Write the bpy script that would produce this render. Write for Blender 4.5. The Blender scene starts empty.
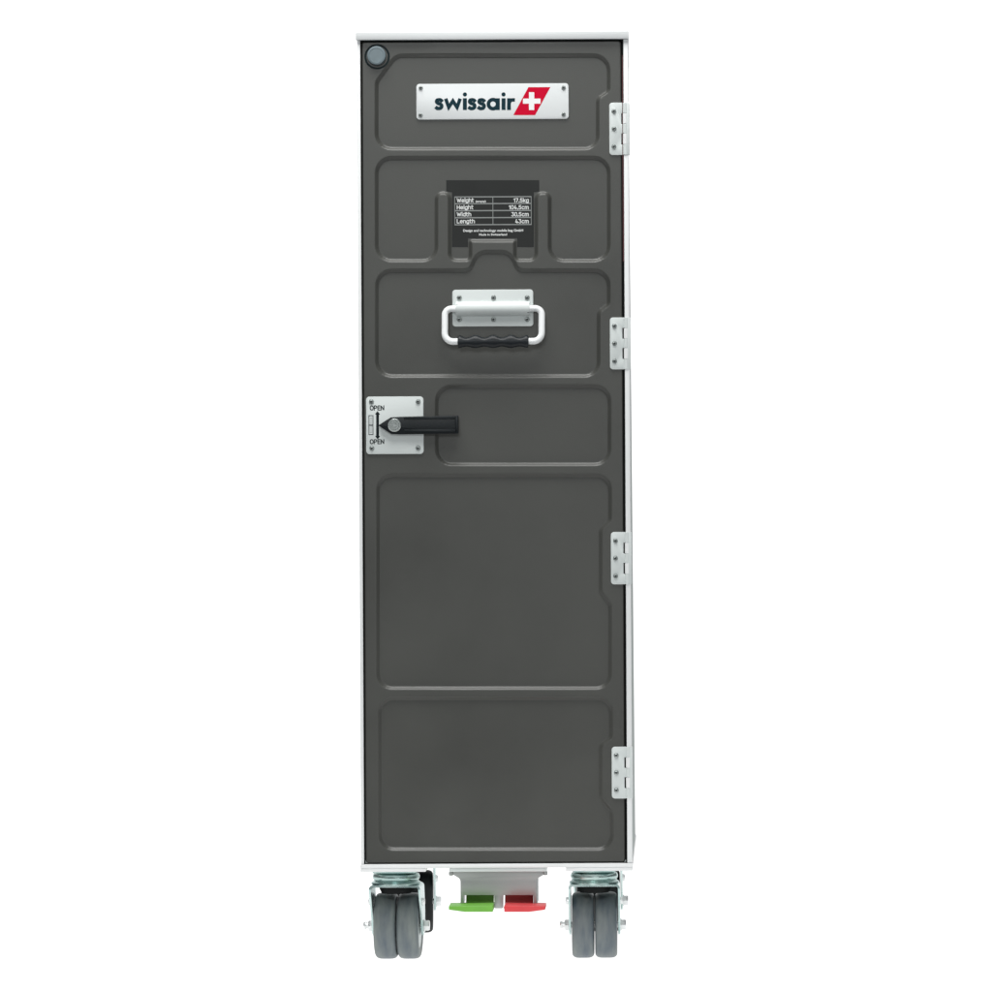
import bpy, bmesh, math
import numpy as np
from mathutils import Vector, Matrix

R = math.radians
C = bpy.context.scene.collection
SC = bpy.context.scene

# ------------------------------------------------------------------ camera
D, H, TH, FPX, ROLL = 5.5, 0.57, R(0), 4903.0, R(.28)   # distance, height, pitch, focal length in photo px, roll
UP, VP = 681.0, 455.6                            # principal point in the 992 px photo
XC = (UP - 494.6) / 888.0
cd = bpy.data.cameras.new('camera'); cam = bpy.data.objects.new('camera', cd); C.objects.link(cam)
cam.location = (XC, -D, H)
cam.rotation_euler = (Matrix.Rotation(R(90) - TH, 3, 'X') @ Matrix.Rotation(-ROLL, 3, 'Z')).to_euler()
cd.sensor_width = 36; cd.lens = FPX / 992 * 36
cd.shift_x = -(UP - 496) / 992; cd.shift_y = (VP - 496) / 992
cd.clip_start = .1; cd.clip_end = 100
SC.camera = cam

# ------------------------------------------------------------------ light
w = bpy.data.worlds.new('World'); SC.world = w; w.use_nodes = True
bg = w.node_tree.nodes['Background']; bg.inputs[0].default_value = (.93, .97, 1, 1); bg.inputs[1].default_value = .17

def area(name, loc, target, sx, sy, power, col=(1, 1, 1)):
    l = bpy.data.lights.new(name, 'AREA'); l.shape = 'RECTANGLE'; l.size = sx; l.size_y = sy; l.energy = power; l.color = col
    o = bpy.data.objects.new(name, l); C.objects.link(o); o.location = loc
    o.rotation_euler = (Vector(target) - Vector(loc)).to_track_quat('-Z', 'Y').to_euler()
    return o
area('overhead_softbox', (-0.1, -0.68, 2.4), (0, -.25, .9), 1.5, .95, 46, (1, .995, .98))
area('front_softbox', (-0.4, -4.6, 2.1), (0, 0, .8), 1.6, .8, 38, (.97, 1, 1))
area('low_fill', (0.6, -3.2, .35), (0, 0, .1), 1.2, .4, 5, (1, 1, 1))  # added fill to lift the lower front

SC.view_settings.view_transform = 'Standard'; SC.view_settings.look = 'None'
SC.view_settings.exposure = 0; SC.view_settings.gamma = 1

# ------------------------------------------------------------------ helpers
def P(u, v, y=0.0):
    """photo measurement -> (x, z) on the upright plane at depth y"""
    a = (u - UP) / FPX; b = -(v - VP) / FPX
    a, b = a * math.cos(ROLL) + b * math.sin(ROLL), -a * math.sin(ROLL) + b * math.cos(ROLL)
    dy = math.cos(TH) + b * math.sin(TH); dz = -math.sin(TH) + b * math.cos(TH)
    t = (y + D) / dy
    return XC + a * t, H + dz * t
def X(u, v=500, y=0.0): return P(u, v, y)[0]
def Z(v, y=0.0): return P(496, v, y)[1]
S = 1 / 888.0                                    # metres per photo px on the front

def mat(name, col, rough=.5, metal=0., noise=0., nscale=40., bump=0., bscale=400., stretch=(1, 1, 1), emit=None, coat=0., col2=None, spec=.5, rvar=0.):
    m = bpy.data.materials.new(name); m.use_nodes = True
    nt = m.node_tree; b = nt.nodes['Principled BSDF']
    b.inputs['Base Color'].default_value = (*col, 1); b.inputs['Roughness'].default_value = rough
    b.inputs['Metallic'].default_value = metal; b.inputs['Coat Weight'].default_value = coat
    b.inputs['Specular IOR Level'].default_value = spec
    tc = nt.nodes.new('ShaderNodeTexCoord'); mp = nt.nodes.new('ShaderNodeMapping'); mp.inputs['Scale'].default_value = stretch
    nt.links.new(tc.outputs['Object'], mp.inputs[0])
    if noise or col2:
        n = nt.nodes.new('ShaderNodeTexNoise'); n.inputs['Scale'].default_value = nscale; n.inputs['Detail'].default_value = 5
        nt.links.new(mp.outputs[0], n.inputs[0])
        mx = nt.nodes.new('ShaderNodeMix'); mx.data_type = 'RGBA'
        mr = nt.nodes.new('ShaderNodeMapRange'); mr.inputs[1].default_value = .3; mr.inputs[2].default_value = .7
        nt.links.new(n.outputs[0], mr.inputs[0]); nt.links.new(mr.outputs[0], mx.inputs[0])
        c2 = col2 or tuple(c * (1 + noise) for c in col)
        c1 = col if col2 else tuple(c * (1 - noise) for c in col)
        mx.inputs[6].default_value = (*c1, 1); mx.inputs[7].default_value = (*c2, 1)
        nt.links.new(mx.outputs[2], b.inputs['Base Color'])
        if rvar:
            rr = nt.nodes.new('ShaderNodeMapRange'); rr.inputs[3].default_value = rough - rvar; rr.inputs[4].default_value = rough + rvar
            nt.links.new(mr.outputs[0], rr.inputs[0]); nt.links.new(rr.outputs[0], b.inputs['Roughness'])
    if bump:
        n2 = nt.nodes.new('ShaderNodeTexNoise'); n2.inputs['Scale'].default_value = bscale; n2.inputs['Detail'].default_value = 3
        bp = nt.nodes.new('ShaderNodeBump'); bp.inputs['Strength'].default_value = bump; bp.inputs['Distance'].default_value = .0004
        nt.links.new(mp.outputs[0], n2.inputs[0]); nt.links.new(n2.outputs[0], bp.inputs['Height']); nt.links.new(bp.outputs[0], b.inputs['Normal'])
    if emit:
        b.inputs['Emission Color'].default_value = (*emit[0], 1); b.inputs['Emission Strength'].default_value = emit[1]
    return m

M = dict(
    glow_sheet=mat('glowing_white_sheet', (.35, .35, .35), .6, emit=((1, 1, 1), .98), spec=.1),  # glow added to keep floor and backdrop pure white
    door=mat('anthracite_plastic', (.0575, .0590, .0535), .36, noise=.13, nscale=6, bump=.2, bscale=900, rvar=.07),
    dark=mat('gap_shade', (.008, .009, .009), .7, noise=.1, spec=.1),  # near-black standing in for shade in narrow gaps
    white=mat('white_coated_aluminium', (.84, .855, .855), .42, noise=.015, nscale=15, bump=.1),
    side=mat('silver_side_sheet', (.47, .51, .50), .8, spec=0, noise=.06, nscale=8),
    alu=mat('brushed_aluminium', (.67, .715, .705), .45, metal=.0, noise=.02, nscale=60, stretch=(.1, 1, 1), bump=.15),
    plate=mat('white_sign_plate', (.72, .745, .75), .35, noise=.01),
    steel=mat('screw_steel', (.40, .43, .42), .3, metal=.9, noise=.1, nscale=300),
    socket=mat('screw_socket', (.03, .035, .035), .5, noise=.1),
    zinc=mat('zinc_plated_steel', (.18, .30, .30), .24, metal=1., nscale=35, col2=(.46, .57, .54), rvar=.06, bump=.06, bscale=120),
    zincf=mat('zinc_fork', (.30, .43, .42), .26, metal=1., nscale=40, col2=(.62, .73, .71), rvar=.05, bump=.05, bscale=90),
    bolt=mat('bright_bolt', (.78, .80, .80), .3, metal=.7, noise=.05, nscale=100),
    tyre=mat('grey_rubber_tyre', (.066, .092, .118), .46, nscale=32, col2=(.215, .240, .228), stretch=(2.4, .55, .55), rvar=.08, bump=.5, bscale=300),
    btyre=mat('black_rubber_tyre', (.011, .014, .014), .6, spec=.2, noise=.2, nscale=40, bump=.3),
    hub=mat('grey_wheel_hub', (.55, .6, .6), .45, noise=.05),
    bar=mat('white_painted_bar', (.86, .88, .885), .3, noise=.01, coat=.2),
    grip=mat('black_rubber_grip', (.009, .012, .015), .42, spec=.3, noise=.2, nscale=80, bump=.3),
    lever=mat('black_lever_plastic', (.006, .009, .011), .38, spec=.28, noise=.15, nscale=60, bump=.3, bscale=700),
    navy=mat('dark_teal_print', (.006, .030, .042), .6, spec=.15, noise=.05),
    red=mat('red_print', (.60, .0, .028), .6, spec=.12, noise=.03),
    wprint=mat('white_print', (.88, .88, .88), .5, noise=.01),
    ink=mat('black_print', (.01, .016, .018), .6, spec=.15, noise=.05),
    gink=mat('grey_print', (.10, .11, .115), .6, spec=.15, noise=.05),
    label=mat('dark_label_film', (.017, .0185, .0178), .55, spec=.3, noise=.08, nscale=30, bump=.15),
    lprint=mat('label_print', (.75, .77, .76), .5, noise=.02),
    lline=mat('label_rule', (.24, .255, .25), .5, noise=.02),
    trim=mat('anodised_trim', (.66, .68, .685), .45, noise=.02, nscale=25, bump=.1, stretch=(.2, 1, 1)),
    button=mat('blue_grey_button', (.155, .20, .22), .42, noise=.08, nscale=90, bump=.2),
    collar=mat('collar_and_shade', (.012, .02, .022), .35, noise=.1),
    gasket=mat('maroon_gasket', (.075, .018, .02), .6, noise=.1),
    bracket=mat('satin_steel_bracket', (.36, .375, .37), .42, metal=.55, noise=.07, nscale=14, bump=.15),
    green=mat('green_pedal_plastic', (.16, .45, .05), .4, noise=.05, nscale=50, bump=.2),
    redp=mat('red_pedal_plastic', (.68, .05, .058), .4, noise=.05, nscale=50, bump=.2),
)

def me_obj(name, me, m, parent):
    o = bpy.data.objects.new(name, me); C.objects.link(o)
    for k in (m if isinstance(m, (list, tuple)) else [m]): me.materials.append(M[k])
    if parent: o.parent = parent
    return o
def obj(name, bm, m, parent=None, angle=35):
    me = bpy.data.meshes.new(name)
    bmesh.ops.recalc_face_normals(bm, faces=bm.faces)
    bm.to_mesh(me); bm.free()
    for p in me.polygons: p.use_smooth = True
    me.set_sharp_from_angle(angle=R(angle))
    return me_obj(name, me, m, parent)
def new(): return bmesh.new()
def join(bm, sub, mi=0, xf=None):
    if xf is not None: bmesh.ops.transform(sub, matrix=xf, verts=sub.verts)
    mp = {}
    for v in sub.verts: mp[v] = bm.verts.new(v.co)
    for f in sub.faces:
        try:
            nf = bm.faces.new([mp[v] for v in f.verts]); nf.material_index = mi
        except ValueError: pass
    sub.free()
def bev(sub, wd, seg=2, ang=30):
    if wd > 0:
        es = [e for e in sub.edges if len(e.link_faces) == 2 and e.calc_face_angle(0) > R(ang)]
        bmesh.ops.bevel(sub, geom=es, offset=wd, segments=seg, profile=.5, affect='EDGES', clamp_overlap=True)
def box(bm, x0, x1, y0, y1, z0, z1, b=.0006, mi=0, xf=None):
    s = bmesh.new(); bmesh.ops.create_cube(s, size=1)
    for v in s.verts:
        v.co = Vector(((x0 + x1) / 2 + v.co.x * (x1 - x0), (y0 + y1) / 2 + v.co.y * (y1 - y0), (z0 + z1) / 2 + v.co.z * (z1 - z0)))
    bev(s, b); join(bm, s, mi, xf)
def prism(bm, pts, y0, y1, b=.0004, mi=0, xf=None, seg=2):
    """pts: (x,z) outline, extruded from y0 (front) to y1"""
    s = bmesh.new()
    a = [s.verts.new((p[0], y0, p[1])) for p in pts]; c = [s.verts.new((p[0], y1, p[1])) for p in pts]
    s.faces.new(a); s.faces.new(c[::-1]); n = len(pts)
    for i in range(n): s.faces.new((a[i], c[i], c[(i + 1) % n], a[(i + 1) % n]))
    bmesh.ops.recalc_face_normals(s, faces=s.faces)
    if b: 
        es = [e for e in s.edges if len(e.link_faces) == 2 and e.calc_face_angle(0) > R(60) and abs(e.verts[0].co.y - e.verts[1].co.y) < 1e-7 and min(e.verts[0].co.y, e.verts[1].co.y) < y0 + 1e-6]
        bmesh.ops.bevel(s, geom=es, offset=b, segments=seg, profile=.5, affect='EDGES', clamp_overlap=True)
    join(bm, s, mi, xf)
def rrect(x0, x1, z0, z1, r, n=5):
    out = []
    for cx, cz, a0 in ((x1 - r, z1 - r, 0), (x0 + r, z1 - r, 90), (x0 + r, z0 + r, 180), (x1 - r, z0 + r, 270)):
        for k in range(n + 1):
            a = R(a0 + 90 * k / n); out.append((cx + r * math.cos(a), cz + r * math.sin(a)))
    return out
def lathe(bm, prof, o, axis='y', seg=32, mi=0, xf=None):
    """prof: (radius, distance along axis)"""
    s = bmesh.new(); rings = []
    for r, t in prof:
        ring = []
        for k in range(seg):
            a = 2 * math.pi * k / seg; c, d = r * math.cos(a), r * math.sin(a)
            co = {'x': (t, c, d), 'y': (c, t, d), 'z': (c, d, t)}[axis]
            ring.append(s.verts.new(Vector(co) + Vector(o)))
        rings.append(ring)
    for a, b in zip(rings, rings[1:]):
        for k in range(seg): s.faces.new((a[k], a[(k + 1) % seg], b[(k + 1) % seg], b[k]))
    if prof[0][0] > 1e-6: s.faces.new(rings[0])
    if prof[-1][0] > 1e-6: s.faces.new(rings[-1][::-1])
    bmesh.ops.remove_doubles(s, verts=s.verts, dist=1e-6)
    join(bm, s, mi, xf)
def tube(bm, pts, rad, seg=14, mi=0, xf=None):
    s = bmesh.new(); pts = [Vector(p) for p in pts]; rings = []
    rad = rad if isinstance(rad, (list, tuple)) else [rad] * len(pts)
    up = Vector((0, 1, 0))
    for i, p in enumerate(pts):
        t = (pts[min(i + 1, len(pts) - 1)] - pts[max(i - 1, 0)]).normalized()
        u = up if abs(t.dot(up)) < .9 else Vector((1, 0, 0))
        n1 = t.cross(u).normalized(); n2 = t.cross(n1)
        rings.append([s.verts.new(p + rad[i] * (math.cos(2 * math.pi * k / seg) * n1 + math.sin(2 * math.pi * k / seg) * n2)) for k in range(seg)])
    for a, b in zip(rings, rings[1:]):
        for k in range(seg): s.faces.new((a[k], a[(k + 1) % seg], b[(k + 1) % seg], b[k]))
    s.faces.new(rings[0]); s.faces.new(rings[-1][::-1]); join(bm, s, mi, xf)
def fillet(pts, n=7):
    """pts (x, z, radius) closed -> rounded outline"""
    out = []; N = len(pts)
    for i in range(N):
        p0 = Vector(pts[i - 1][:2]); p = Vector(pts[i][:2]); p1 = Vector(pts[(i + 1) % N][:2]); r = pts[i][2]
        a = (p0 - p); b = (p1 - p); la, lb = a.length, b.length; a.normalize(); b.normalize()
        ang = math.acos(max(-1, min(1, a.dot(b))))
        if r <= 0 or ang > R(176): out.append(tuple(p)); continue
        d = min(r / math.tan(ang / 2), la * .49, lb * .49); rr = d * math.tan(ang / 2)
        c = p + (a + b).normalized() * (rr / math.sin(ang / 2))
        s, e = p + a * d - c, p + b * d - c
        a0 = math.atan2(s.y, s.x); a1 = math.atan2(e.y, e.x); da = (a1 - a0 + math.pi) % (2 * math.pi) - math.pi
        for k in range(n + 1):
            t = a0 + da * k / n; out.append((c.x + rr * math.cos(t), c.y + rr * math.sin(t)))
    return out

_txt = {}
def text_mesh(s, bold=0.0, spacing=1.0):
    cu = bpy.data.curves.new('t', 'FONT'); cu.body = s; cu.size = 1; cu.offset = bold; cu.space_character = spacing; cu.resolution_u = 6
    o = bpy.data.objects.new('t', cu); C.objects.link(o)
    dg = bpy.context.evaluated_depsgraph_get(); me = bpy.data.meshes.new_from_object(o.evaluated_get(dg))
    bpy.data.objects.remove(o); bpy.data.curves.remove(cu)
    return me
CAP = None
def lettering(name, items, m, parent, y):
    """items: (text, u0, u1, v_baseline, cap_px, bold); one mesh of flat print lying at depth y"""
    global CAP
    if CAP is None:
        h = text_mesh('H'); CAP = max(v.co.y for v in h.vertices)
    V, F = [], []
    for s, u0, u1, vb, cap, bold in items:
        me = text_mesh(s, bold); xs = [v.co.x for v in me.vertices]; a, b = min(xs), max(xs)
        x0, zb = P(u0, vb, y); x1, _ = P(u1, vb, y); sx = (x1 - x0) / (b - a); sz = cap * S / CAP
        n = len(V)
        V += [(x0 + (v.co.x - a) * sx, y, zb + v.co.y * sz) for v in me.vertices]
        F += [[n + i for i in p.vertices] for p in me.polygons]
        bpy.data.meshes.remove(me)
    me = bpy.data.meshes.new(name); me.from_pydata(V, [], F); me.update()
    return me_obj(name, me, m, parent)

def ribbon(V, F, pts, wd, y, closed=False, cut=None):
    pts = [Vector(p) for p in pts]; N = len(pts); n0 = len(V)
    for i, p in enumerate(pts):
        a = pts[i - 1] if (i or closed) else None; b = pts[(i + 1) % N] if (i < N - 1 or closed) else None
        if a is None: d = (b - p).normalized(); nrm = Vector((-d.y, d.x)); k = 1
        elif b is None: d = (p - a).normalized(); nrm = Vector((-d.y, d.x)); k = 1
        else:
            d1 = (p - a).normalized(); d2 = (b - p).normalized(); n1 = Vector((-d1.y, d1.x)); n2 = Vector((-d2.y, d2.x))
            nrm = (n1 + n2).normalized(); k = min(1 / max(nrm.dot(n1), .35), 2.2)
        for s in (1, -1):
            c = p + nrm * s * k * wd / 2
            V.append((c.x, y, c.y))
    for i in range(N - 1 + (1 if closed else 0)):
        j = (i + 1) % N
        F.append((n0 + 2 * i, n0 + 2 * i + 1, n0 + 2 * j + 1, n0 + 2 * j))
# squarish sans glyphs drawn as strokes: (width, [polylines]), cap height 1
def _arc(cx, cy, rx, ry, a0, a1, n=8): return [(cx + rx * math.cos(R(a0 + (a1 - a0) * k / n)), cy + ry * math.sin(R(a0 + (a1 - a0) * k / n))) for k in range(n + 1)]
xh = .74
_o = lambda x0, x1, h: _arc((x0 + x1) / 2, h - .25, (x1 - x0) / 2, .25, 0, 180) + _arc((x0 + x1) / 2, .25, (x1 - x0) / 2, .25, 180, 360) + [(x1, h - .25)]
GL = {
 'O': (.72, [_arc(.36, .64, .36, .36, 0, 180) + _arc(.36, .36, .36, .36, 180, 360) + [(.72, .64)]]),
 'P': (.62, [[(0, 0), (0, 1), (.34, 1)] + _arc(.34, .73, .27, .27, 90, -90) + [(0, .46)]]),
 'E': (.54, [[(.54, 1), (0, 1), (0, 0), (.54, 0)], [(0, .51), (.48, .51)]]),
 'N': (.64, [[(0, 0), (0, 1), (.64, 0), (.64, 1)]]),
 'W': (.98, [[(0, 1), (.24, 0), (.49, .86), (.74, 0), (.98, 1)]]),
 'H': (.62, [[(0, 0), (0, 1)], [(.62, 0), (.62, 1)], [(0, .51), (.62, .51)]]),
 'L': (.52, [[(0, 1), (0, 0), (.52, 0)]]),
 'e': (.54, [[(0, .38), (.54, .38), (.54, xh - .24)] + _arc(.27, xh - .25, .27, .25, 10, 180) + _arc(.27, .25, .27, .25, 180, 320)]),
 'i': (.0, [[(0, 0), (0, xh)], [(0, .93), (0, 1.07)]]),
 'g': (.54, [_o(0, .54, xh), [(.54, xh)] + _arc(.27, -.05, .27, .22, 0, -150)]),
 'h': (.52, [[(0, 0), (0, 1.02)], [(0, xh - .25)] + _arc(.26, xh - .26, .26, .26, 170, 0) + [(.52, 0)]]),
 'n': (.52, [[(0, 0), (0, xh)], [(0, xh - .25)] + _arc(.26, xh - .26, .26, .26, 170, 0) + [(.52, 0)]]),
 't': (.34, [[(.08, 1), (.08, .22)] + _arc(.28, .2, .2, .2, 180, 270), [(-.06, xh), (.34, xh)]]),
 'd': (.54, [_o(0, .54, xh), [(.54, 0), (.54, 1.02)]]),
 'k': (.5, [[(0, 0), (0, 1.02)], [(.48, xh), (.06, .34)], [(.18, .44), (.5, 0)]]),
 'c': (.5, [_arc(.26, xh - .25, .26, .25, 30, 180) + _arc(.26, .25, .26, .25, 180, 330)]),
 'm': (.86, [[(0, 0), (0, xh)], [(0, xh - .2)] + _arc(.215, xh - .215, .215, .215, 170, 0) + [(.43, 0)], [(.43, xh - .2)] + _arc(.645, xh - .215, .215, .215, 170, 0) + [(.86, 0)]]),
 '.': (.04, [[(.02, -.06), (.02, .12)]]),
 '0': (.56, [_arc(.28, .72, .28, .28, 0, 180) + _arc(.28, .28, .28, .28, 180, 360) + [(.56, .72)]]),
 '1': (.26, [[(-.02, .78), (.24, 1), (.24, 0)]]),
 '3': (.54, [[(.02, 1), (.5, 1), (.26, .6)] + _arc(.25, .3, .29, .3, 80, -150)]),
 '4': (.6, [[(.26, 1), (.0, .22), (.6, .22)], [(.42, .46), (.42, 0)]]),
 '5': (.54, [[(.5, 1), (.06, 1), (.03, .54)] + _arc(.25, .31, .29, .31, 100, -150)]),
 '7': (.54, [[(0, 1), (.54, 1), (.18, 0)]]),
}
def stroke_text(V, F, s, u0, u1, vb, cap, wd, y):
    gap = .27; tot = sum(GL[c][0] for c in s) + gap * (len(s) - 1)
    xa, zb = P(u0, vb, y); xb_ = P(u1, vb, y)[0]; wm = wd * cap * S
    kx = (xb_ - xa - wm) / tot; kz = cap * S - wm; x = xa + wm / 2; zb += wm / 2; j = 0
    for c in s:
        for pl_ in GL[c][1]:
            q_ = [Vector((x + p[0] * kx, zb + p[1] * kz)) for p in pl_]
            for a, b in zip(q_, q_[1:]):         # one little quad per step, never two in the same plane
                if (b - a).length < 1e-7: continue
                d = (b - a).normalized(); e0 = wm * (.5 if a == q_[0] else .2); e1 = wm * (.5 if b == q_[-1] else .2)
                ribbon(V, F, [a - d * e0, b + d * e1], wm, y - .000006 * (j % 12)); j += 1
        x += (GL[c][0] + gap) * kx
def stroke_obj(name, items, m, parent, y, wd=.2):
    for it in items:
        V, F = [], []
        stroke_text(V, F, *it, wd, y)
        me = bpy.data.meshes.new(name); me.from_pydata(V, [], F); me.update(); me_obj(name, me, m, parent)

def screw(parent, x, y, z, r=.0029, turn=0.):
    """pan head with a hex socket, facing -y, seated on the plane y"""
    bm = new()
    lathe(bm, [(r * 1.05, .0002), (r, -.0006), (r * .82, -.0013), (r * .52, -.0016)], (x, y, z), 'y', 20)
    lathe(bm, [(r * .50, -.00165), (r * .44, -.0009)], (x, y, z), 'y', 6, mi=1, xf=Matrix.Translation((x, 0, z)) @ Matrix.Rotation(turn, 4, 'Y') @ Matrix.Translation((-x, 0, -z)))
    bmx = obj('screw', bm, ['steel', 'socket'], parent, 30)
    return bmx

# ------------------------------------------------------------------ setting: white sweep with an added glow that drowns shadows
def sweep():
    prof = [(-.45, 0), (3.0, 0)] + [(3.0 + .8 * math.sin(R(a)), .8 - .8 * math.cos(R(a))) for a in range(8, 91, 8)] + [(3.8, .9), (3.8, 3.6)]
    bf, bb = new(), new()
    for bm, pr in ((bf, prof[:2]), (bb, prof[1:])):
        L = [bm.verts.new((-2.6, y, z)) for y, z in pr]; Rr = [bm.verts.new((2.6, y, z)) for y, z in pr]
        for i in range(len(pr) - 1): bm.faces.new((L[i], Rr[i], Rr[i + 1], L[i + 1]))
    f = obj('floor', bf, 'glow_sheet'); b = obj('backdrop', bb, 'glow_sheet', None, 60)
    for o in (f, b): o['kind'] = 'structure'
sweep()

# ------------------------------------------------------------------ the trolley
T = bpy.data.objects.new('service_trolley', None); C.objects.link(T); T.location = (0, 0, 0)
T['label'] = 'tall narrow airline service trolley with dark grey door and white frame, standing on four castors'
T['category'] = 'trolley'

DEPTH = .42
xl, xr = X(358.8, 400), X(630.0, 400)            # cabinet outer sides
zt0, zt1 = Z(39.6), Z(32.0)                      # top trim
zb0, zb1 = Z(871.3), Z(863.8)                    # bottom trim
dx0, dx1 = X(361.9, 400), X(625.0, 400)          # door opening
# cabinet shell
bm = new()
t = .0028
sw = [(0, xr), (.06, xr), (DEPTH, xr + .0004)]
def sidepanel(bm, xa_t, xb_t, inward):
    s = bmesh.new(); bmesh.ops.create_cube(s, size=1)
    for v in s.verts:
        top = v.co.z > 0; back = v.co.y > 0; outer = (v.co.x > 0) == (inward < 0)
        x = xb_t if outer else xa_t
        if back and top: x += inward * .0042
        v.co = Vector((x, .004 if not back else DEPTH - .003, (zt0 if top else zb1)))
    bev(s, .0004); join(bm, s)
sidepanel(bm, xr - t, xr - .0004, -1)
sidepanel(bm, xl + t, xl + .0004, 1)
box(bm, xl + .004, xr - .007, DEPTH - .0028, DEPTH, zb1 + .0005, zt0 - .0005, .0003)
obj('cabinet_shell', bm, 'side', T)
bm = new(); box(bm, dx0 - .001, dx1 + .001, .026, .029, zb1 + .001, zt0 - .001, 0); obj('inner_panel', bm, 'dark', T)  # near-black sheet stands in for the shaded interior behind the door
# front posts
def post(u0, u1):
    bm = new(); box(bm, u0, u1, 0, .022, zb1 + .0002, zt0 - .0002, .0009); return obj('corner_post', bm, 'white', T)
post(xl, dx0); post(dx1 , xr)
# black strips around the door opening, gap shade put into colour
bm = new()
for a, b in ((dx0, dx0 + .0012), (dx1 - .0014, dx1)): box(bm, a, b, .0015, .020, zb1 + .0002, zt0 - .0002, 0)
box(bm, dx0 + .0012, dx1 - .0014, .0015, .020, zt0 - .0018, zt0 - .0002, 0)
box(bm, dx0 + .0012, dx1 - .0014, .0035, .020, zb1 + .0002, zb1 + .0012, 0)
obj('gap_shade_strip', bm, 'dark', T)
# top and bottom trim
bm = new(); xa, xb = X(356.0, 36), X(628.7, 36)
s = bmesh.new(); bmesh.ops.create_cube(s, size=1)
for v in s.verts: v.co = Vector(((xb - (.0040 if v.co.y > 0 else 0)) if v.co.x > 0 else xa, DEPTH if v.co.y > 0 else -.004, zt1 if v.co.z > 0 else zt0))
bev(s, .0006); join(bm, s); obj('top_trim', bm, 'trim', T)
bm = new(); box(bm, X(360.4, 868), X(633.0, 868), -.0025, DEPTH, Z(867.8), zb1, .0008); obj('bottom_trim', bm, 'white', T)
for ua, ub in ((360.6, 426.0), (565.8, 632.6)):
    for ya, yb_ in ((-.002, .10), (.30, DEPTH - .001)):
        bm = new(); box(bm, X(ua, 868), X(ub, 868), ya, yb_, zb0, Z(867.8) - .00005, .0006); obj('mounting_rail', bm, 'white', T)

# ---- door with pressed panels (a height field)
DY = .0030                                        # front of the door's raised border
RD = .0037                                        # how deep the panels are pressed
x0, x1, z0, z1 = dx0 + .0012, dx1 - .0022, Z(862.6, DY), Z(41.2, DY)
def px(pts): return fillet([(*P(u, v, DY), r * S) for u, v, r in pts])
W1 = 2.2
panels = [
    px([(376.5, 82, 10), (396, 55.5, 14), (608.7, 55.5, 15), (608.7, 91, 6), (597.7, 98.5, 6), (597.7, 148.6, 13), (376.5, 148.6, 15)]),
    px([(376.6, 157.8, 15), (608.8, 157.8, 15), (608.8, 260.6, 15), (549.6, 260.6, 14), (549.6, 193, 6), (536.2, 193, 6), (536.2, 260.2, 7),
        (514.8, 260.2, 5), (514.8, 240.8, 1.5), (470.5, 240.8, 1.5), (470.5, 260.2, 5), (449.6, 260.2, 7), (449.6, 193, 6), (436.4, 193, 6), (436.4, 260.6, 14), (376.6, 260.6, 15)]),
    px([(376.8, 270.6, 15), (470, 270.6, 8), (477, 251.8, 14), (510, 251.8, 14), (518, 270.6, 8), (608.8, 270.6, 15), (608.8, 304, 6), (598.6, 312, 6), (598.6, 376.0, 14), (376.8, 376.0, 15)]),
    px([(436.6, 386.4, 15), (609.5, 386.4, 15), (609.5, 464.4, 15), (436.6, 464.4, 15)]),
    px([(378, 475.6, 14), (610, 475.6, 14), (610, 520, 6), (600.6, 530, 8), (600.6, 592, 8), (610, 605, 8), (610, 688.2, 14), (378, 688.2, 14)]),
    px([(379.8, 698.2, 14), (611, 698.2, 14), (611, 737, 6), (600.6, 746, 8), (600.6, 798, 8), (611.6, 811, 8), (612, 849.2, 14), (380, 849.2, 14)]),
]
def sdf(Px, Pz, poly):
    a = np.array(poly); b = np.roll(a, -1, 0)
    dmin = np.full(Px.shape, 1e9); inside = np.zeros(Px.shape, bool)
    for (ax, az), (bx, bz) in zip(a, b):
        ex, ez = bx - ax, bz - az; L = ex * ex + ez * ez
        if L < 1e-14: continue
        tt = np.clip(((Px - ax) * ex + (Pz - az) * ez) / L, 0, 1)
        dd = (Px - ax - tt * ex) ** 2 + (Pz - az - tt * ez) ** 2
        dmin = np.minimum(dmin, dd)
        if abs(ez) > 1e-12:
            c = ((az > Pz) != (bz > Pz)) & (Px < ex * (Pz - az) / ez + ax); inside ^= c
    d = np.sqrt(dmin); return np.where(inside, -d, d)
G = .00068
nx = int(round((x1 - x0) / G)) + 1; nz = int(round((z1 - z0) / G)) + 1
gx, gz = np.meshgrid(np.linspace(x0, x1, nx), np.linspace(z0, z1, nz))
hgt = np.zeros(gx.shape)
for poly in panels:
    a = np.array(poly); m = .008
    i0, i1 = np.searchsorted(gz[:, 0], (a[:, 1].min() - m, a[:, 1].max() + m))
    sd = sdf(gx[i0:i1], gz[i0:i1], poly)
    q = np.clip(.5 - sd / (.0037), 0, 1); q = .8 * q + .2 * q * q * (3 - 2 * q)
    hgt[i0:i1] = np.maximum(hgt[i0:i1], q * RD)
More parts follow.
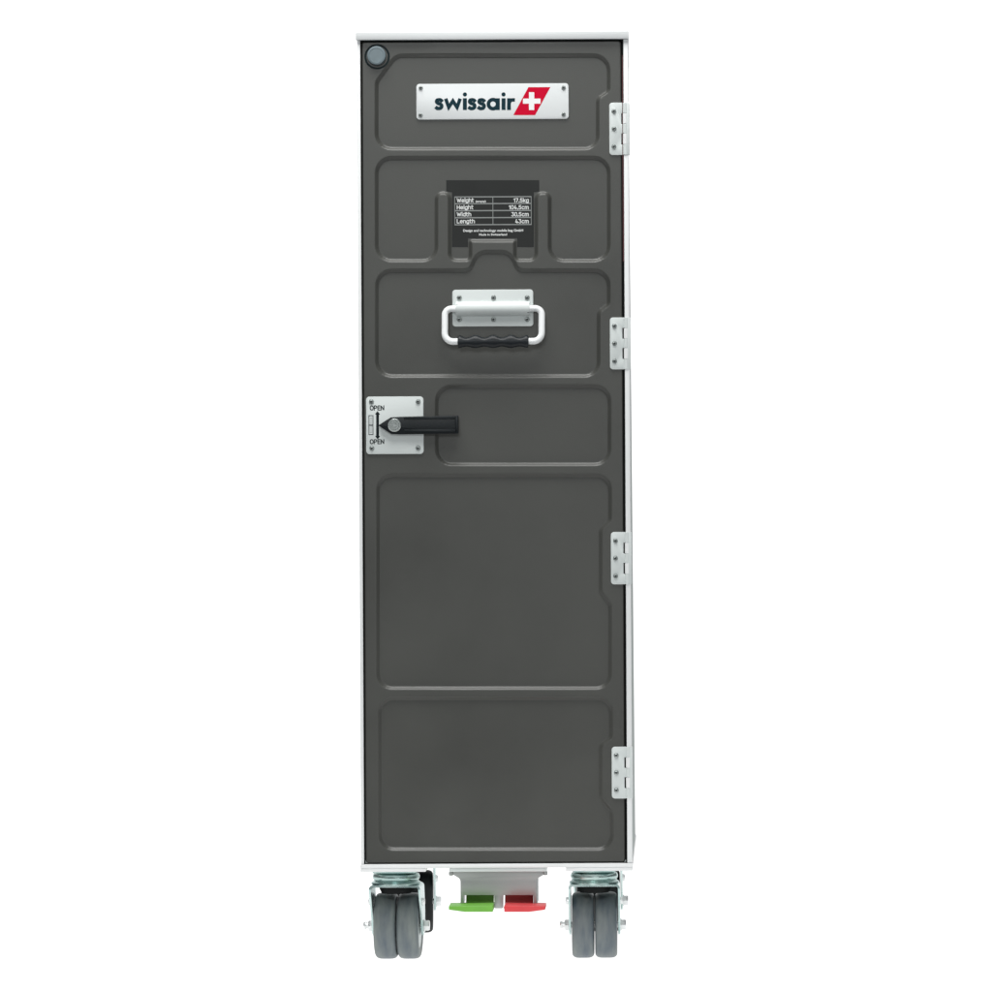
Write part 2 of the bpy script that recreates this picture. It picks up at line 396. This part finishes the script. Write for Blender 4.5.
# rounded door outline
rc = .004; cx, cz = (x0 + x1) / 2, (z0 + z1) / 2; hx, hz = (x1 - x0) / 2, (z1 - z0) / 2
qx, qz = np.abs(gx - cx) - hx + rc, np.abs(gz - cz) - hz + rc
L = np.hypot(np.maximum(qx, 0), np.maximum(qz, 0)); over = L > rc
sc = np.where(over, rc / np.maximum(L, 1e-9), 1)
gx = np.where(over, cx + np.sign(gx - cx) * (hx - rc + np.maximum(qx, 0) * sc), gx)
gz = np.where(over, cz + np.sign(gz - cz) * (hz - rc + np.maximum(qz, 0) * sc), gz)
sd = np.minimum(rc, rc - np.minimum(L, rc)) ; inner = np.minimum(hx - np.abs(gx - cx), hz - np.abs(gz - cz))
edge = np.minimum(inner, np.where((qx > 0) & (qz > 0), rc - np.minimum(L, rc), 1))
rr = .0016; e = np.clip(edge / rr, 0, 1); hgt += rr * (1 - np.sqrt(np.clip(1 - (1 - e) ** 2, 0, 1)))
co = np.stack([gx, DY + hgt, gz], -1).reshape(-1, 3)
idx = np.arange(nx * nz).reshape(nz, nx)
q = np.stack([idx[:-1, :-1], idx[:-1, 1:], idx[1:, 1:], idx[1:, :-1]], -1).reshape(-1, 4)
rim = np.concatenate([idx[0, :], idx[1:, -1], idx[-1, -2::-1], idx[-2:0:-1, 0]])
back = co[rim].copy(); back[:, 1] = .022; nb = len(co); co = np.vstack([co, back]); k = np.arange(len(rim)); k2 = (k + 1) % len(rim)
q2 = np.stack([rim[k], nb + k, nb + k2, rim[k2]], -1)
faces = np.vstack([q, q2])
me = bpy.data.meshes.new('door'); me.vertices.add(len(co)); me.vertices.foreach_set('co', co.ravel())
me.loops.add(faces.size); me.loops.foreach_set('vertex_index', faces.ravel().astype(np.int32))
me.polygons.add(len(faces)); me.polygons.foreach_set('loop_start', (np.arange(len(faces)) * 4).astype(np.int32))
me.update(calc_edges=True); me.validate()
for p in me.polygons: p.use_smooth = True
door = me_obj('door', me, 'door', T)
YF = DY + RD                                     # the pressed floor

for u0, u1 in ((364.2, 369.4), (627.8, 622.4)):
    bm = new(); prism(bm, [P(u0, 863.4, .012), P(u1, 863.4, .012), P(u1 - (u1 - u0) * .15, 862.6, .012), P(u0 + (u1 - u0) * .1, 857.4, .012), P(u0, 857.4, .012)], .0046, .0066, 0); obj('corner_gusset', bm, 'alu', T)
# ---- maroon gasket strip beside the upper hinge
bm = new(); box(bm, dx1 - .0016, dx1 - .0004, .0008, .003, Z(262), Z(56), 0); obj('gasket_strip', bm, 'gasket', T)

# ---- push button
bx, bz = P(376.6, 55.6)
bm = new(); lathe(bm, [(.0144, DY + .001), (.0142, DY - .0004), (.0138, DY - .0008), (.0126, DY - .0002), (.0106, DY + .0004)], (bx + .0004, 0, bz - .0011), 'y', 48)  # black collar set low, so it also draws the button's shadow
btn = obj('push_button', bm, 'collar', T)
bm = new(); lathe(bm, [(.0104, DY + .001), (.0103, -.0042), (.0099, -.0050), (.0082, -.0053), (.0079, -.0049), (0, -.0049)], (bx, 0, bz), 'y', 48)
obj('button_cap', bm, 'button', btn)

# ---- name plate
yp = YF - .0022
bm = new(); a, b = P(416.4, 119.6, yp), P(568.6, 83.2, yp)
prism(bm, rrect(a[0], b[0], a[1], b[1], .0036), yp, YF + .0002, .0005)
npl = obj('name_plate', bm, 'plate', T)
yq = yp - .00012
def smooth_path(p, n=5):
    out = []
    for i in range(len(p) - 1):
        a, b, c, d = (Vector(p[max(i - 1, 0)]), Vector(p[i]), Vector(p[i + 1]), Vector(p[min(i + 2, len(p) - 1)]))
        for k in range(n):
            t = k / n
            out.append(.5 * ((2 * b) + (-a + c) * t + (2 * a - 5 * b + 4 * c - d) * t * t + (-a + 3 * b - 3 * c + d) * t ** 3))
    out.append(Vector(p[-1])); return out
def lg(p): return P(405 + p[0] / 5.511, 75 + p[1] / 5.511, yq)     # logo artwork units -> plate
V, F = [], []
ST = 20 / 5.511 * S
sg = [(43, 148), (35, 139), (24, 136.5), (13, 140), (11.5, 149), (20, 156), (31, 160), (38.5, 167), (37.5, 178), (28, 184), (16, 184), (4, 176)]
for ox in (163, 345, 397): ribbon(V, F, [lg((p.x + ox, p.y)) for p in smooth_path([(q[0], q[1]) for q in sg])], ST * .98, yq)
ribbon(V, F, [lg(p) for p in ((224, 130), (241, 178), (264, 143), (287, 178), (304, 130))], ST * .98, yq)
for ix in (330, 543):
    ribbon(V, F, [lg((ix, 128)), lg((ix, 193))], ST * 1.1, yq)
    n = len(V); c = lg((ix, 107)); rr_ = 11.5 / 5.511 * S
    V += [(c[0] + rr_ * math.cos(i * math.pi / 9), yq, c[1] + rr_ * math.sin(i * math.pi / 9)) for i in range(18)]; F.append(tuple(range(n, n + 18)))
c = lg((485, 160.5)); ra = 25 / 5.511 * S
ribbon(V, F, [(c[0] + ra * math.cos(i * math.pi / 16), c[1] + ra * math.sin(i * math.pi / 16)) for i in range(32)], ST, yq, True)
ribbon(V, F, [lg((512, 128)), lg((512, 193))], ST * 1.05, yq - .00005)
ribbon(V, F, [lg((573, 128)), lg((573, 193))], ST * 1.05, yq - .00005)
ribbon(V, F, [lg(p) for p in smooth_path([(573, 158), (578, 145), (588, 138), (606, 137.5)])], ST, yq)
me = bpy.data.meshes.new('lettering'); me.from_pydata(V, [], F); me.update(); me_obj('lettering', me, 'navy', npl)
V = [(p[0], yq, p[1]) for p in (lg((680, 67)), lg((801, 67)), lg((717, 221)), lg((597, 221)))]
me = bpy.data.meshes.new('emblem'); F = [(0, 1, 2, 3)]
cr = [(683, 95), (712, 95), (712, 130), (747, 130), (747, 158), (712, 158), (712, 193), (683, 193), (683, 158), (650, 158), (650, 130), (683, 130)]
V += [(*[lg(p)[0]], yq - .0001, lg(p)[1]) for p in cr]; F.append(tuple(range(4, 16)))
me.from_pydata(V, [], F); me.update(); em = me_obj('emblem', me, ['red', 'wprint'], npl); me.polygons[1].material_index = 1
for u, v in ((420.8, 88.0), (563.6, 87.6), (420.6, 115.2), (563.6, 114.4)): screw(npl, X(u, v, yp), yp, P(u, v, yp)[1], .0024, u)

# ---- dark information label in the second panel
yl = YF - .0003
bm = new()
prism(bm, [P(u, v, yl) for u, v in ((446.2, 180.2), (539.2, 180.2), (539.2, 191.4), (533.8, 192.2), (533.8, 247), (517.2, 247), (517.2, 238.2), (468, 238.2), (468, 247), (452, 247), (452, 192.2), (446.2, 191.4))], yl, YF + .0001, 0)
lab = obj('information_label', bm, 'label', T)
yt = yl - .0001
stroke_obj('lettering', [(t_, ua, ub, vb, 4.3) for t_, ua, ub, vb in (
    ('Weight', 456.8, 473.8, 202.5), ('17.5kg', 513.6, 528.8, 202.5), ('Height', 456.8, 473.4, 209.5), ('104.5cm', 508.8, 528.8, 209.5),
    ('Width', 456.8, 471.2, 216.5), ('30.5cm', 511.4, 528.8, 216.5), ('Length', 456.8, 474.8, 223.4), ('43cm', 515.2, 528.8, 223.4))], 'lprint', lab, yt, .175)
for it in (('(empty)', 475.6, 485.8, 202.2, 1.7, .03), ('Design and technology: mobile bag GmbH', 463.2, 523.2, 231.7, 2.2, .03), ('Made in Switzerland', 479, 507, 235.6, 2.0, .03)):
    lettering('lettering', [it], 'lprint', lab, yt)
V, F = [], []
def hline(u0, u1, v, th=.75, dy=0):
    n = len(V); a = P(u0, v - th / 2, yt); b = P(u1, v + th / 2, yt)
    V.extend([(a[0], yt - dy, a[1]), (b[0], yt - dy, a[1]), (b[0], yt - dy, b[1]), (a[0], yt - dy, b[1])]); F.append((n, n + 1, n + 2, n + 3))
for v in (196.8, 203.6, 210.6, 217.6, 224.6): hline(454.6, 531.4, v)
for u in (454.8, 492.9, 531.2): hline(u - .4, u + .4, 210.7, 28.4, .00004)
me = bpy.data.meshes.new('table_rules'); me.from_pydata(V, [], F); me.update(); me_obj('table_rules', me, 'lline', lab)

# ---- drop handle
yh = YF - .0025
hnd_bm = new(); a, b = P(452.4, 326.6, yh), P(533.2, 289.4, yh)
prism(hnd_bm, rrect(a[0], b[0], a[1], b[1], .0036), yh, YF + .0002, .0006)
zc = Z(308.6, yh); hx0, hx1 = P(456.0, 308, yh)[0], P(529.6, 308, yh)[0]
prof = []
for k in range(13):                              # pressed channel that holds the bar
    an = math.pi * k / 12; prof.append((-.0086 * math.sin(an), .0082 * math.cos(an)))
s = bmesh.new(); Lr = [[s.verts.new((xx, yh + p[0], zc + p[1])) for p in prof] for xx in (hx0, hx1)]
for k in range(12): s.faces.new((Lr[0][k], Lr[0][k + 1], Lr[1][k + 1], Lr[1][k]))
s.faces.new(Lr[0]); s.faces.new(Lr[1][::-1]); join(hnd_bm, s)
hnd = obj('drop_handle', hnd_bm, 'alu', T, 40)
bm = new()
yb = yh - .0040
zt_, zbm = Z(308.6, yb), Z(341.6, yb); ul, ur = X(445.0, 320, yb), X(541.8, 320, yb)
pl = fillet([(X(458, 300, yb), zt_, 0), (ul, zt_, .010), (ul, zbm, .010), (X(462, 300, yb), zbm, 0)], 8)
pl = [(ul + .02, zt_)] + [p for p in pl[1:-1]] + [(X(462, 300, yb), zbm)]
def ybar(z): return yb - .010 * (zt_ - z) / (zt_ - zbm)
ptsL = [(p[0], ybar(p[1]), p[1]) for p in pl]; ptsR = [(ul + ur - p[0], ybar(p[1]), p[1]) for p in pl]
tube(bm, ptsL[::-1] + ptsR, .0037, 16)
obj('handle_bar', bm, 'bar', hnd, 60)
bm = new(); n = 90; gu0, gu1 = X(458.2, 341, yb), X(528.9, 341, yb); ybb = ybar(zbm)
rings = []; s = bmesh.new()
for i in range(n + 1):
    f = i / n; xx = gu0 + (gu1 - gu0) * f
    wv = math.cos(f * 2 * math.pi * 4.0 )
    rt = .0074 - .0030 * (.5 - .5 * wv) if .02 < f < .98 else .0063
    rb = .0074 - .0016 * (.5 - .5 * wv)
    if i in (0, n): rt, rb = .005, .005
    ring = []
    for k in range(20):
        an = 2 * math.pi * k / 20; sn, cs = math.sin(an), math.cos(an)
        ring.append(s.verts.new((xx, ybb + .0058 * cs, zbm + (rt if sn > 0 else rb) * sn)))
    rings.append(ring)
for a_, b_ in zip(rings, rings[1:]):
    for k in range(20): s.faces.new((a_[k], a_[(k + 1) % 20], b_[(k + 1) % 20], b_[k]))
s.faces.new(rings[0]); s.faces.new(rings[-1][::-1]); join(bm, s)
obj('rubber_grip', bm, 'grip', hnd, 60)
for u in (459.3, 493.6, 527.2):
    for v in (297.6, 319.4): screw(hnd, X(u, v, yh), yh, P(u, v, yh)[1], .0028, u + v)
bm = new()                                       # clips at the two ends of the channel
for u in (457.2, 528.4):
    for v in (305.2, 312.2):
        bm = new(); xx, zz = P(u, v, yh); box(bm, xx - .0012, xx + .0012, yh - .0072, yh - .003, zz - .0008, zz + .0008, .0003); obj('spring_clip', bm, 'socket', hnd)

# ---- latch
yk = DY - .0022
bm = new(); a, b = P(366.2, 454.2, yk), P(423.4, 396.4, yk)
prism(bm, rrect(a[0], b[0], a[1], b[1], .0038), yk, DY + .0001, .0006)
lat = obj('latch_plate', bm, 'alu', T)
for u, v in ((371.4, 401.6), (418.2, 401.6), (371.8, 448.2), (418.2, 448.0)): screw(lat, X(u, v, yk), yk, P(u, v, yk)[1], .0028, u * v)
yi = yk - .0001
for vv in (410.2, 444.0): stroke_obj('lettering', [('OPEN', 369.8, 384.2, vv + .2, 4.9)], 'ink', lat, yi, .18)
ar = [(377.4, 411.0), (379.9, 414.2), (378.9, 414.6), (378.9, 435.8), (380.0, 436.2), (377.6, 439.4), (375.2, 436.2), (376.1, 435.8), (376.1, 414.6), (375.0, 414.2)]
me = bpy.data.meshes.new('arrow'); me.from_pydata([(P(u, v)[0], yi, P(u, v)[1]) for u, v in ar], [], [tuple(range(len(ar)))]); me.update(); me_obj('arrow', me, 'ink', lat)
V, F = [], []
ribbon(V, F, [P(*p, yi) for p in ((368.9, 415.6), (373.0, 415.6), (373.0, 434.6), (368.9, 434.6))], .0009, yi, True)
ribbon(V, F, [P(*p, yi) for p in ((370.2, 418), (371.8, 418), (371.8, 432.4), (370.2, 432.4))], .0003, yi - .00003, True)
ribbon(V, F, [P(368.9, 425.2, yi), P(373.0, 425.2, yi)], .0012, yi - .00006)
me = bpy.data.meshes.new('symbol'); me.from_pydata(V, [], F); me.update(); me_obj('symbol', me, 'gink', lat)
bm = new(); yv = yk - .0058
prism(bm, fillet([(*P(378.2, 425.4, yv), .0006), (*P(391, 417.2, yv), .004), (*P(400, 416.8, yv), .0), (*P(458.4, 415.4, yv), .0014), (*P(458.6, 433.6, yv), .0014), (*P(400, 434.4, yv), 0), (*P(391, 434.0, yv), .004)], 4), yv, yk - .0006, .0012, seg=3)
a, b = P(404, 432.6, yv), P(457.2, 429.2, yv)
box(bm, a[0], b[0], yv - .0016, yv + .002, a[1], b[1], .0007)
a, b = P(404, 419.2, yv), P(457.2, 416.6, yv); box(bm, a[0], b[0], yv - .0010, yv + .002, a[1], b[1], .0006)
box(bm, X(455.2, 425, yv), X(458.4, 425, yv), yv - .0016, yv + .002, Z(433.2, yv), Z(415.8, yv), .0006)
lv = obj('latch_lever', bm, 'lever', lat)
bm = new(); c = P(394.4, 425.2, yv - .002); lathe(bm, [(.0074, yv + .001), (.0074, yv - .0020), (.0068, yv - .0026), (.0058, yv - .0026), (.0055, yv - .0019), (.0049, yv - .0019), (.0046, yv - .0026), (.0035, yv - .0026), (.0032, yv - .0018), (.0022, yv - .0018), (.0019, yv - .0026), (0, yv - .0026)], (c[0], 0, c[1]), 'y', 40)
pv = obj('pivot_pin', bm, 'steel', lat)
bm = new(); lathe(bm, [(.0085, yk + .0005), (.0085, yk - .002)], (c[0], 0, c[1]), 'y', 32); obj('lever_base', bm, 'lever', lat)

# ---- hinges (built once, copied three times)
HV = [(102.6, 155.0, 609.2), (317.4, 369.4, 609.8), (532.0, 584.4, 610.8), (746.8, 798.6, 611.6)]
y_h = DY - .0020
def hinge(v0, v1, ul_):
    zt, zb = P(616, v0, y_h)[1], P(616, v1, y_h)[1]; xa = X(ul_, v0, y_h); xb = dx1 - .0009
    Hh = zt - zb; bm = new()
    pts = [(xb, zb)] + [(xb + .0 , zb)] 
    # leaf with two cut-outs for the fixed knuckles
    seg = [0, .205, .41, .59, .80, 1.0]           # knuckle limits from the top
    notch = .0017
    out = [(xb, zb, 0)]
    out += [(xb, zt - seg[4] * Hh, 0), (xb - notch, zt - seg[4] * Hh, 0), (xb - notch, zt - seg[3] * Hh, 0), (xb, zt - seg[3] * Hh, 0)]
    out += [(xb, zt - seg[2] * Hh, 0), (xb - notch, zt - seg[2] * Hh, 0), (xb - notch, zt - seg[1] * Hh, 0), (xb, zt - seg[1] * Hh, 0)]
    out += [(xb, zt, 0), (xa, zt, .0036), (xa, zb, .0036)]
    prism(bm, fillet(out, 5), y_h, DY + .0001, .0004)
    hg = obj('hinge', bm, 'alu', T)
    bx_ = xb + .0028
    for i in range(5):
        b2 = new(); a, b = zt - seg[i] * Hh - .0002, zt - seg[i + 1] * Hh + .0002
        lathe(b2, [(.0026, b), (.0030, b + .0003), (.0030, a - .0003), (.0026, a)], (bx_, y_h + .0008, 0), 'z', 20)
        obj('knuckle', b2, 'alu' if i % 2 == 0 else 'white', hg, 50)
    b3 = new(); box(b3, bx_ - .0006, xr + .0009, -.0007, .016, zb + .0004, zt - .0004, .0004); obj('fixed_leaf', b3, 'alu', hg)
    for f in (.165, .50, .84): screw(hg, xa + .0052, y_h, zt - f * Hh, .0027, f * 9)
for a in HV: hinge(*a)

# ---- castors
def castor(cx, cy, rot, black):
    ax_z = .0375; off = .024; tr = .0375
    XF = Matrix.Translation((cx, cy, 0)) @ Matrix.Rotation(R(rot), 4, 'Z')
    top = zb0
    bm = new()
    box(bm, -.024, .024, -.030, .034, top - .0032, top + .0002, .0008, xf=XF)
    lathe(bm, [(.0215, top - .003), (.0222, top - .0045), (.0258, top - .0060), (.0268, top - .0085), (.0266, top - .0110), (.0250, top - .0130), (.0262, top - .0145), (.0280, top - .0156), (.0285, top - .0170), (.027, top - .0184)], (0, 0, 0), 'z', 48, xf=XF)
    for sx in (-1, 1):
        for sy in (1,): lathe(bm, [(.0045, top - .003), (.0045, top - .0056), (.0036, top - .0066), (0, top - .0066)], (sx * .012, sy * .026 , 0), 'z', 6, xf=XF)
    c = obj('castor', bm, 'zinc', T, 35)
    # fork: crown and two legs bent from one sheet
    bm = new(); W = .0291; ct = top - .0178; th = .0024
    s = bmesh.new(); rad = .0045; prof = []
    for k in range(7):
        an = R(90 * k / 6); prof.append((W - rad + rad * math.sin(an), ct - rad + rad * math.cos(an)))
    inn = []
    for k in range(7):
        an = R(90 * k / 6); inn.append((W - rad + (rad - th) * math.sin(an), ct - rad + (rad - th) * math.cos(an)))
    loop = [(-p[0], p[1]) for p in prof[::-1]] + prof; loopi = [(-p[0], p[1]) for p in inn[::-1]] + inn
    ys = (-.022, .030)
    A = [[s.verts.new((p[0], y, p[1])) for p in lp] for y in ys for lp in (loop, loopi)]
    n = len(loop)
    for i in range(n - 1):
        s.faces.new((A[0][i], A[0][i + 1], A[2][i + 1], A[2][i])); s.faces.new((A[1][i + 1], A[1][i], A[3][i], A[3][i + 1]))
        s.faces.new((A[1][i], A[1][i + 1], A[0][i + 1], A[0][i])); s.faces.new((A[2][i], A[2][i + 1], A[3][i + 1], A[3][i]))
    for j in (0, n - 1): s.faces.new([A[q_][j] for q_ in (0, 1, 3, 2)])
    join(bm, s, xf=XF)
    for sx in (-1, 1):
        # side leg outline in (y, z)
        oy = fillet([(-.022, ct - rad + .0001, 0), (.030, ct - rad + .0001, 0), (.040, .052, .01), (off + .0125, .030, .010), (off, .0255, .012), (off - .0125, .030, .010), (off - .018, .046, .012), (-.020, .078, .012)], 5)
        s = bmesh.new(); xa, xb = sx * (W - th), sx * W
        a = [s.verts.new((xa, p[0], p[1])) for p in oy]; b = [s.verts.new((xb, p[0], p[1])) for p in oy]
        s.faces.new(a); s.faces.new(b[::-1]); n = len(oy)
        for i in range(n): s.faces.new((a[i], a[(i + 1) % n], b[(i + 1) % n], b[i]))
        bmesh.ops.recalc_face_normals(s, faces=s.faces); bev(s, .0003, 1, 60); join(bm, s, xf=XF)
    obj('fork', bm, 'zincf', c, 35)
    for sx in (-1, 1):
        bm = new(); xw = sx * .0131; hw = .0129
        pr = []
        for (r_, t_) in ((.014, -hw + .003), (.028, -hw + .002), (.0320, -hw + .0004), (.0338, -hw + .0006), (.0354, -hw + .0016), (.0366, -hw + .0032), (.0373, -hw + .0058), (tr, -hw * .3)):
            pr.append((r_, t_))
        pr = pr + [(r_, -t_) for r_, t_ in pr[::-1]]
        lathe(bm, [(r_, xw + t_) for r_, t_ in pr], (0, off, ax_z), 'x', 64, xf=XF)
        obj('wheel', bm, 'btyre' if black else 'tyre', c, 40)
        bm = new(); lathe(bm, [(.0, xw - hw + .0012), (.024, xw - hw + .0016), (.0255, xw - hw + .0022), (.0255, xw + hw - .0022), (.024, xw + hw - .0016), (0, xw + hw - .0012)], (0, off, ax_z), 'x', 40, xf=XF)
        obj('wheel_hub', bm, 'hub', c, 40)
    bm = new()
    lathe(bm, [(.0038, -W - .0105), (.0044, -W - .0095), (.0044, -W - .0078), (.0034, -W - .0078), (.0034, -W - .0048)], (0, off, ax_z), 'x', 16, xf=XF)
    lathe(bm, [(.0062, -W - .0048), (.0068, -W - .0038), (.0068, -W - .0002)], (0, off, ax_z), 'x', 6, xf=XF)
    lathe(bm, [(.0075, W + .0002), (.0075, W + .0014), (.0062, W + .0015), (.0064, W + .0052), (.0056, W + .0064), (0, W + .0064)], (0, off, ax_z), 'x', 6, xf=XF)
    lathe(bm, [(.0034, -W), (.0034, W)], (0, off, ax_z), 'x', 12, xf=XF)
    obj('axle_bolt', bm, 'bolt', c, 35)
    bm = new(); lathe(bm, [(.019, ct - .0022), (.019, ct - .005), (.0165, .0768), (0, .0766)], (0, 0, 0), 'z', 32, xf=XF); obj('gap_plug', bm, 'dark', c, 35)  # dark plug added to blacken the gap above the wheels
    for sx in (-1, 1):
        bm = new(); lathe(bm, [(.0042, sx * W), (.0042, sx * (W + .0022)), (.003, sx * (W + .0030)), (0, sx * (W + .0030))], (0, .004, .0665), 'x', 12, xf=XF)
        obj('rivet', bm, 'bolt', c, 35)
    return c
xL, xR = X(395.5, 920, .03), X(594.2, 920, .03)
castor(xL, .048, -2.2, False)
castor(xR, .048, .4, False)
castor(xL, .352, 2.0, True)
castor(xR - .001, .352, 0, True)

# ---- pedal unit
yp0 = .006
bm = new()
ol = [(449.4, 870.2, 0), (546.9, 870.2, 0), (546.7, 873.0, 1), (536.6, 879.0, 5), (536.2, 906.4, .3), (533.6, 906.4, .3), (533.6, 895.2, .3), (503.4, 895.2, .6), (503.2, 908.4, 1.5), (494.4, 908.4, 1.5), (494.2, 895.2, .6), (463.6, 895.2, .3), (463.6, 906.4, .3), (461.0, 906.4, .3), (460.4, 879.0, 5), (450.2, 873.0, 1)]
prism(bm, fillet([(*P(u, v, yp0), r * S) for u, v, r in ol], 5), yp0, yp0 + .0022, .0005)
for u0, u1 in ((460.4, 462.6), (534.4, 536.6)):
    box(bm, X(u0, 885, yp0), X(u1, 885, yp0), yp0 + .0024, yp0 + .07, Z(906.2, yp0), zb0 - .0005, .0004)
box(bm, X(461.5, 870, yp0) + .002, X(535.5, 870, yp0) - .002, yp0 + .068, yp0 + .070, Z(890, yp0), zb0 - .004, .0004)
for sx, u in ((-1, 451), (1, 545.4)): xx = X(u, 873, yp0); lathe(bm, [(.0018, zb0 - .0050), (.0023, zb0 - .0044), (.0023, zb0 - .001)], (xx, yp0 - .0006, 0), 'z', 6)
br = obj('pedal_bracket', bm, 'bracket', T)
bm = new(); box(bm, X(449.6, 870, yp0), X(546.8, 870, yp0), yp0 - .0075, yp0 + .0745, Z(871.2, yp0), Z(867.8) - .0002, .0007); obj('bracket_flange', bm, 'alu', T)
def pedal(lip, cup, m, label):
    bm = new(); yy = -.026
    # foot plate with a pointed outer wing, seen edge-on
    uo, ui = lip; s_ = 1 if ui > uo else -1
    ol = [(uo, 906.2, .6), (ui, 905.4, .6), (ui, 912.0, 1.0), (uo + s_ * 16, 912.0, 3), (uo, 909.8, .6)]
    prism(bm, fillet([(*P(u, v, yy), r * S) for u, v, r in ol], 4), yy, yy + .042, .0008, seg=3)
    ca, cb = sorted((X(cup[0], 900, yp0), X(cup[1], 900, yp0)))
    zlo, zhi = Z(906.6, 0), Z(896, .0)
    s = bmesh.new()                              # inclined arm running up and back under the bracket
    q_ = [(-.010, zlo - .0015), (-.010, zlo + .0004), (.026, zlo + .0004), (.040, zhi + .012), (.046, zhi + .012), (.034, zlo - .0015)]
    a = [s.verts.new((ca, p[0], p[1])) for p in q_]; b = [s.verts.new((cb, p[0], p[1])) for p in q_]; n = len(q_)
    s.faces.new(a); s.faces.new(b[::-1])
    for i in range(n): s.faces.new((a[i], a[(i + 1) % n], b[(i + 1) % n], b[i]))
    bmesh.ops.recalc_face_normals(s, faces=s.faces); bev(s, .0005, 1); join(bm, s)
    o = obj('foot_pedal', bm, m, T); o['label'] = label
pedal((448.8, 493.0), (465.2, 493.0), 'green', 'green foot pedal')
pedal((545.2, 504.2), (504.2, 532.6), 'redp', 'red foot pedal')
